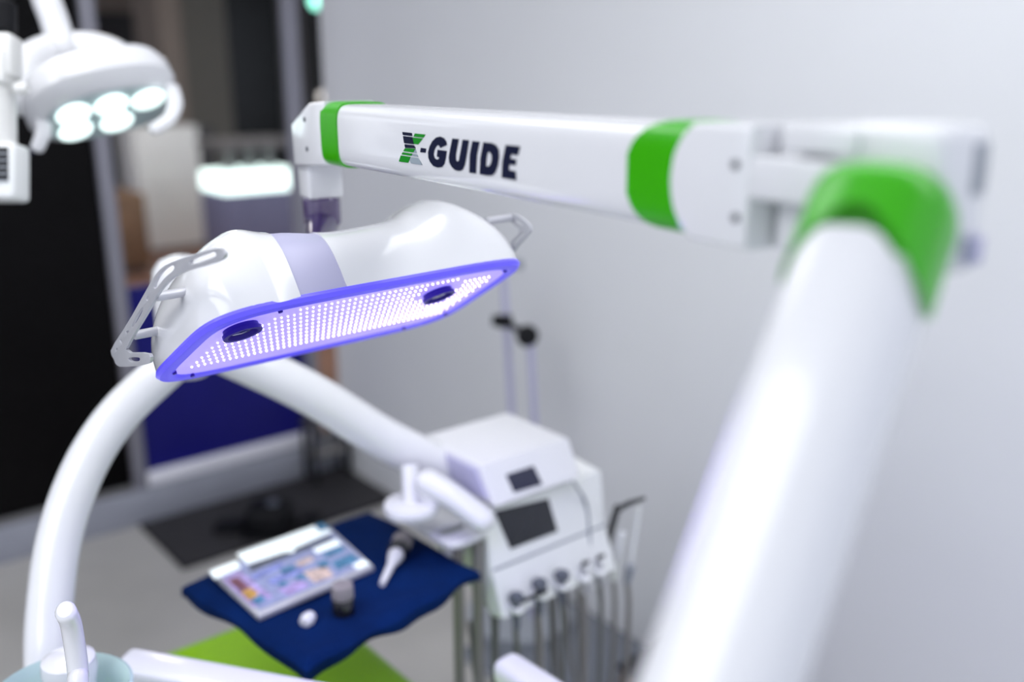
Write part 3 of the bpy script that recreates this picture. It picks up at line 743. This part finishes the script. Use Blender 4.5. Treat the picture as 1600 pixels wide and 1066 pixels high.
# ================================================================== dental chair
chair = thing('dental_chair', 'bright green upholstered dental chair with white armrests', 'chair', (.45, .9, 0))
X1, Y0 = .905, 1.80
link('seat', box(.43, X1, .95, Y0, .44, .55, .045, seg=4), 'green_vinyl', chair)
link('backrest', box(.45, X1 - .02, .35, .96, .47, .58, .045, seg=4), 'green_vinyl', chair)
link('shell', box(.49, X1 - .06, .5, Y0 - .08, .38, .45, .02), 'white_soft', chair)
link('pedestal', box(.54, .78, .8, 1.35, .04, .39, .03), 'white_soft', chair)
link('base', box(.48, .85, .55, 1.6, 0, .05, .015), 'grey_plastic', chair)
a0 = Zp(790, 1024, .74); a1 = Zp(905, 1098, .74)
d = (a1 - a0).normalized(); RF = Fr(a0, d, V((0, 0, 1)).cross(d))
link('armrest', box(-.01, .36, -.028, .028, -.05, .0, .018, RF, 4), 'white', chair)
pp = RF(.25, 0, -.04); link('armrest_post', tube([pp, V((pp.x, pp.y, .48))], .016, 12), 'white', chair)
# white assistant rest beside the bowl
b0 = Zp(208, 1014, .84); b1 = Zp(535, 1074, .82); d = (b1 - b0).normalized(); BF = Fr(b0, d, V((0, 0, 1)).cross(d))
link('armrest', box(-.012, .40, -.050, .012, -.075, 0, .014, BF, 4), 'white', chair)
pp = BF(.2, -.02, -.07); link('armrest_post', tube([pp, V((pp.x, pp.y, .50))], .018, 12), 'white', chair)

# ================================================================== spittoon bowl and cup filler
zb = .90
bc = Zp(94, 1082, zb)
bowl = thing('spittoon_bowl', 'pale teal glass spittoon bowl on the white unit beside curved post', 'bowl', V((bc.x, bc.y, zb - .10)))
br_ = .087
link('bowl', lathe([(.03, -.095), (.07, -.085), (br_ * .85, -.05), (br_ * .98, -.01), (br_ + .004, .0), (br_, .003), (br_ * .93, -.01), (br_ * .8, -.045), (.06, -.075), (.0005, -.082)], bc, (0, 0, 1), 40), 'teal_glass', bowl)
link('drain', lathe([(.018, -.078), (.018, -.072), (.012, -.072), (.001, -.076)], bc, (0, 0, 1), 20), 'metal', bowl)
link('pedestal', lathe([(.05, .622 - zb), (.032, -.12), (.034, -.093)], bc, (0, 0, 1), 24), 'white_soft', bowl)
f0 = P(128, 1120, 1.11)
cf = thing('cup_filler', 'white curved cup filler spout beside the spittoon bowl', 'spout', V((f0.x, f0.y, .622)))
link('spout', tube(spline([V((f0.x, f0.y, .622)), f0, P(122, 1050, 1.115), P(116, 1003, 1.113), P(110, 972, 1.105), P(101, 953, 1.09)], 8), lambda t: .0145 if t < .96 else .0145 - .10 * (t - .96), 16, flat=.8), 'white', cf)
link('foot', lathe([(.03, 0), (.03, .03), (.018, .05)], (f0.x, f0.y, .622), (0, 0, 1), 20), 'white', cf)
g = P(110, 1056, 1.31)
link('rinse_housing', lathe([(.030, -.085), (.026, -.05), (.030, -.02), (.036, .012), (.034, .026), (.024, .032), (.001, .033)], g, (0, 0, 1), 28), 'white', bowl)

# ================================================================== dental lamp, upper left
DL = 1.95
lc = P(168, 174, DL)
lu = (P(250, 156, DL + .05) - P(85, 188, DL - .06)).normalized()
tocam = (CAM - lc).normalized()
ln = tocam - lu * tocam.dot(lu); ln.normalize()
side = lu.cross(ln); side = side if side.z < 0 else -side
ln = (ln * math.cos(math.radians(60)) + side * math.sin(math.radians(60))).normalized()   # tilt the light face downwards
lv = ln.cross(lu); lv = lv if lv.z > 0 else -lv
GF = Fr(lc, lu, lv, -ln)
lamp = thing('dental_lamp', 'white surgical lamp with glowing round lenses and curved handles', 'lamp', lc)
def ell(a, b, z, n=48, nn=2.6): return [GF(a * sup(math.cos(2 * math.pi * k / n), nn), b * sup(math.sin(2 * math.pi * k / n), nn), z) for k in range(n)]
hd = link('lamp_body', rings_mesh([ell(.118, .080, -.004), ell(.132, .094, .0), ell(.146, .118, .022), ell(.146, .120, .048), ell(.135, .112, .072), ell(.10, .085, .088), ell(.05, .04, .094)]), 'white', lamp)
link('light_face', plate([[(.118 * sup(math.cos(2 * math.pi * k / 48), 2.6), .080 * sup(math.sin(2 * math.pi * k / 48), 2.6)) for k in range(48)]], GF, -.008, .0), 'lamp_under', hd)
for (x, y) in ((-.072, .034), (.0, .042), (.074, .036), (-.066, -.028), (.016, -.026)):
    l_ = link('light_lens', lathe([(.030, 0), (.034, .004), (.033, .007), (.022, .011), (.001, .012)], GF(x, y, -.008), -GF.z, 24), 'lamp_led', hd)
# yoke behind the body and carrying arm
yk = [P(30, 150, DL - .02), P(42, 105, DL), P(85, 82, DL + .06), P(140, 80, DL + .08), P(182, 92, DL + .06), P(205, 112, DL + .02)]
link('yoke', tube(spline(yk, 8), .032, 16, flat=1.25, roundend=True), 'white', lamp)
link('lamp_arm', tube(spline([P(97, 72, DL + .05), P(84, 30, DL + .05), P(70, -10, DL + .05), P(66, -60, DL + .05), P(64, -180, DL + .06)], 8), lambda t: .029, 18, roundend=True), 'white', lamp)
top = P(64, -180, DL + .06); link('ceiling_post', tube([top, (top.x, top.y, CZ - .02)], .03, 16), 'white', lamp)
link('ceiling_plate', lathe([(.09, CZ - .03), (.09, CZ - .002)], (top.x, top.y, 0), (0, 0, 1), 28), 'white', lamp)
link('lamp_handle', tube(spline([P(58, 150, DL - .05), P(66, 180, DL - .07), P(68, 205, DL - .08), P(58, 232, DL - .08)], 8), lambda t: .018 - .006 * t, 14, flat=.6, roundend=True), 'white', lamp)
link('lamp_handle', tube(spline([P(268, 138, DL + .02), P(274, 160, DL + .0), P(266, 184, DL - .02), P(240, 202, DL - .04)], 8), lambda t: .016 - .004 * t, 14, flat=.7, roundend=True), 'white', lamp)
link('tip', lathe([(.006, -.006), (.008, 0), (.006, .006)], P(46, 236, DL - .08), (1, .3, 0), 12), 'navy_print', lamp)

# ================================================================== microscope at the left edge
DM = 1.62
def M_(px, py, dd=0.0): return P(px, py, DM + dd)
mc = thing('surgical_microscope', 'off white surgical microscope body with black knob and slotted grille', 'microscope', M_(10, 320))
sz = DM / F
MF = Fr(M_(0, 200), (M_(100, 200) - M_(0, 200)), (M_(0, 100) - M_(0, 200)), None)
def mbox(x0, x1, y0, y1, d0, d1, bev): return box(x0 * sz, x1 * sz, (200 - y1) * sz, (200 - y0) * sz, -d1, -d0, bev, MF, 3)
link('upper_body', mbox(-70, 16, 48, 118, 0, .05, .010), 'offwhite', mc)
link('neck', mbox(-50, 8, 76, 130, -.006, .045, .006), 'offwhite', mc)
link('barrel', tube([M_(-18, 112, .03), M_(-16, 226, .03)], .042, 24), 'offwhite', mc)
link('lower_box', mbox(-80, 26, 222, 312, -.01, .05, .009), 'white_soft', mc)
gr = link('grille', mbox(-60, 18, 232, 284, -.0125, .0, .001), 'black', mc)
for k in range(5):
    y = 239 + k * 10.5; link('slat', mbox(-60, 18.5, y + 2, y + 4.5, -.0145, -.005, .0005), 'grey_plastic', gr)
link('knob', lathe([(.020, -.03), (.024, -.025), (.024, .020), (.018, .026)], M_(2, 26, .03), MF.y, 24), 'black', mc)
link('side_knob', lathe([(.008, -.01), (.011, 0), (.008, .012)], M_(32, 138, .02), MF.x, 14), 'offwhite', mc)
link('suspension_arm', tube([M_(-60, 90, .05), M_(-330, 60, .05)], .035, 18), 'offwhite', mc)
sa = M_(-330, 60, .05); link('ceiling_post', tube([sa + V((0, 0, -.05)), (sa.x, sa.y, CZ)], .04, 18), 'offwhite', mc)

# ================================================================== things along the wall and on the floor
fm = thing('floor_mat', 'dark floor mat lying before the glass door', 'mat', (1.49, 3.29, 0))
link('mat', box(1.05, 1.93, 3.07, 3.50, .001, .012, .004), 'mat_dark', fm)
link('border', join(box(1.045, 1.935, 3.065, 3.08, .001, .009, .002), box(1.045, 1.06, 3.065, 3.505, .001, .009, .002)), 'black', fm)
def fl(px, py, z=.012): return Zp(px, py, z)
c = fl(420, 838)
fp = thing('foot_control', 'black foot control pedal with rounded housing on dark mat', 'pedal', c)
PFm = Fr(c, rgt, V((-rgt.y, rgt.x, 0)))
link('housing', box(-.085, .075, -.02, .12, .004, .115, .035, PFm, 4), 'black', fp)
link('base', box(-.095, .085, -.04, .14, 0, .015, .006, PFm), 'black', fp)
link('button', lathe([(.022, 0), (.022, .01), (.015, .014)], PFm(.015, .035, .113), (0, 0, 1), 18), 'instrument_grey', fp)
link('pedal', box(-.21, -.10, .0, .10, .004, .035, .012, PFm), 'black', fp)
link('pedal', box(.11, .18, .02, .12, .004, .05, .015, PFm), 'black', fp)
link('link_bar', tube([PFm(-.16, .05, .02), PFm(.15, .06, .025)], .008, 8), 'black', fp)
pa, pb = Zp(685, 1000, 0), Zp(900, 945, 0)
bp_ = thing('base_plate', 'glossy blue grey floor plate beneath the hanging hoses', 'floor plate', (1.7, 1.8, 0))
link('plate', box(1.485, 1.94, 1.10, 2.06, .001, .014, .004), 'base_plate', bp_)
link('edge_strip', box(1.48, 1.486, 1.10, 2.06, .001, .015, .001), 'grey_plastic', bp_)
sb = thing('storage_box', 'dark brown low box standing on the grey floor plate', 'box', (1.80, 1.42, .014))
link('body', box(1.70, 1.93, 1.22, 1.60, .014, .10, .01), 'wood', sb); link('lid', box(1.695, 1.935, 1.215, 1.605, .10, .115, .004), 'black', sb)
# slim stand with black clamps
sx = 1.75
s_a = PX(785, 395, sx); s_b = PX(800, 655, sx)
st = thing('clamp_stand', 'slim grey pole stand with black clamp knobs before the white wall', 'stand', (sx, s_b.y, 0))
link('pole', tube([(sx, s_b.y + .02, .03), s_b, s_a + V((0, 0, .0))], .0105, 12), 'grey_band', st)
link('pole', tube([(sx, PX(834, 700, sx).y, .03), PX(836, 670, sx), PX(829, 535, sx)], .0105, 12), 'grey_band', st)
cj = PX(789, 502, sx - .0); ck = PX(824, 525, sx)
link('clamp_knob', lathe([(.012, -.02), (.018, -.015), (.018, .012), (.012, .016)], PX(779, 501, sx), rgt, 16), 'black', st)
link('clamp', box(-.022, .022, -.02, .02, -.022, .022, .006, Fr(cj, rgt, upv)), 'black', st)
link('clamp_bar', tube([cj, ck], .010, 10), 'black', st)
link('clamp_wheel', lathe([(.016, -.022), (.030, -.018), (.033, 0), (.030, .018), (.016, .022)], ck, -fwd, 20), 'black', st)
link('base', lathe([(.17, 0), (.17, .015), (.03, .03), (.016, .06)], (sx, (s_b.y + PX(834, 700, sx).y) / 2 + .01, .0145), (0, 0, 1), 28), 'grey_plastic', st)
wk = PX(812, 413, WX - .002)
tag(link('wall_hook', lathe([(.016, 0), (.016, .006), (.008, .008), (.008, .02), (.012, .024), (.004, .028)], (WX, wk.y, wk.z), (-1, 0, 0), 18), 'grey_plastic'), 'small round grey hook fixed on the white wall', 'hook')
# low metal rack in the corner by the glass
rk = thing('metal_rack', 'low dark metal rack in the corner beside the glass door', 'rack', (1.83, 3.42, .012))
for x in (1.745, 1.905):
    for y in (3.40, 3.48): link('leg', box(x - .008, x + .008, y - .008, y + .008, .012, .30, .002), 'black', rk)
for z in (.12, .26): link('shelf', box(1.737, 1.913, 3.392, 3.488, z, z + .012, .002), 'hall_frame', rk)
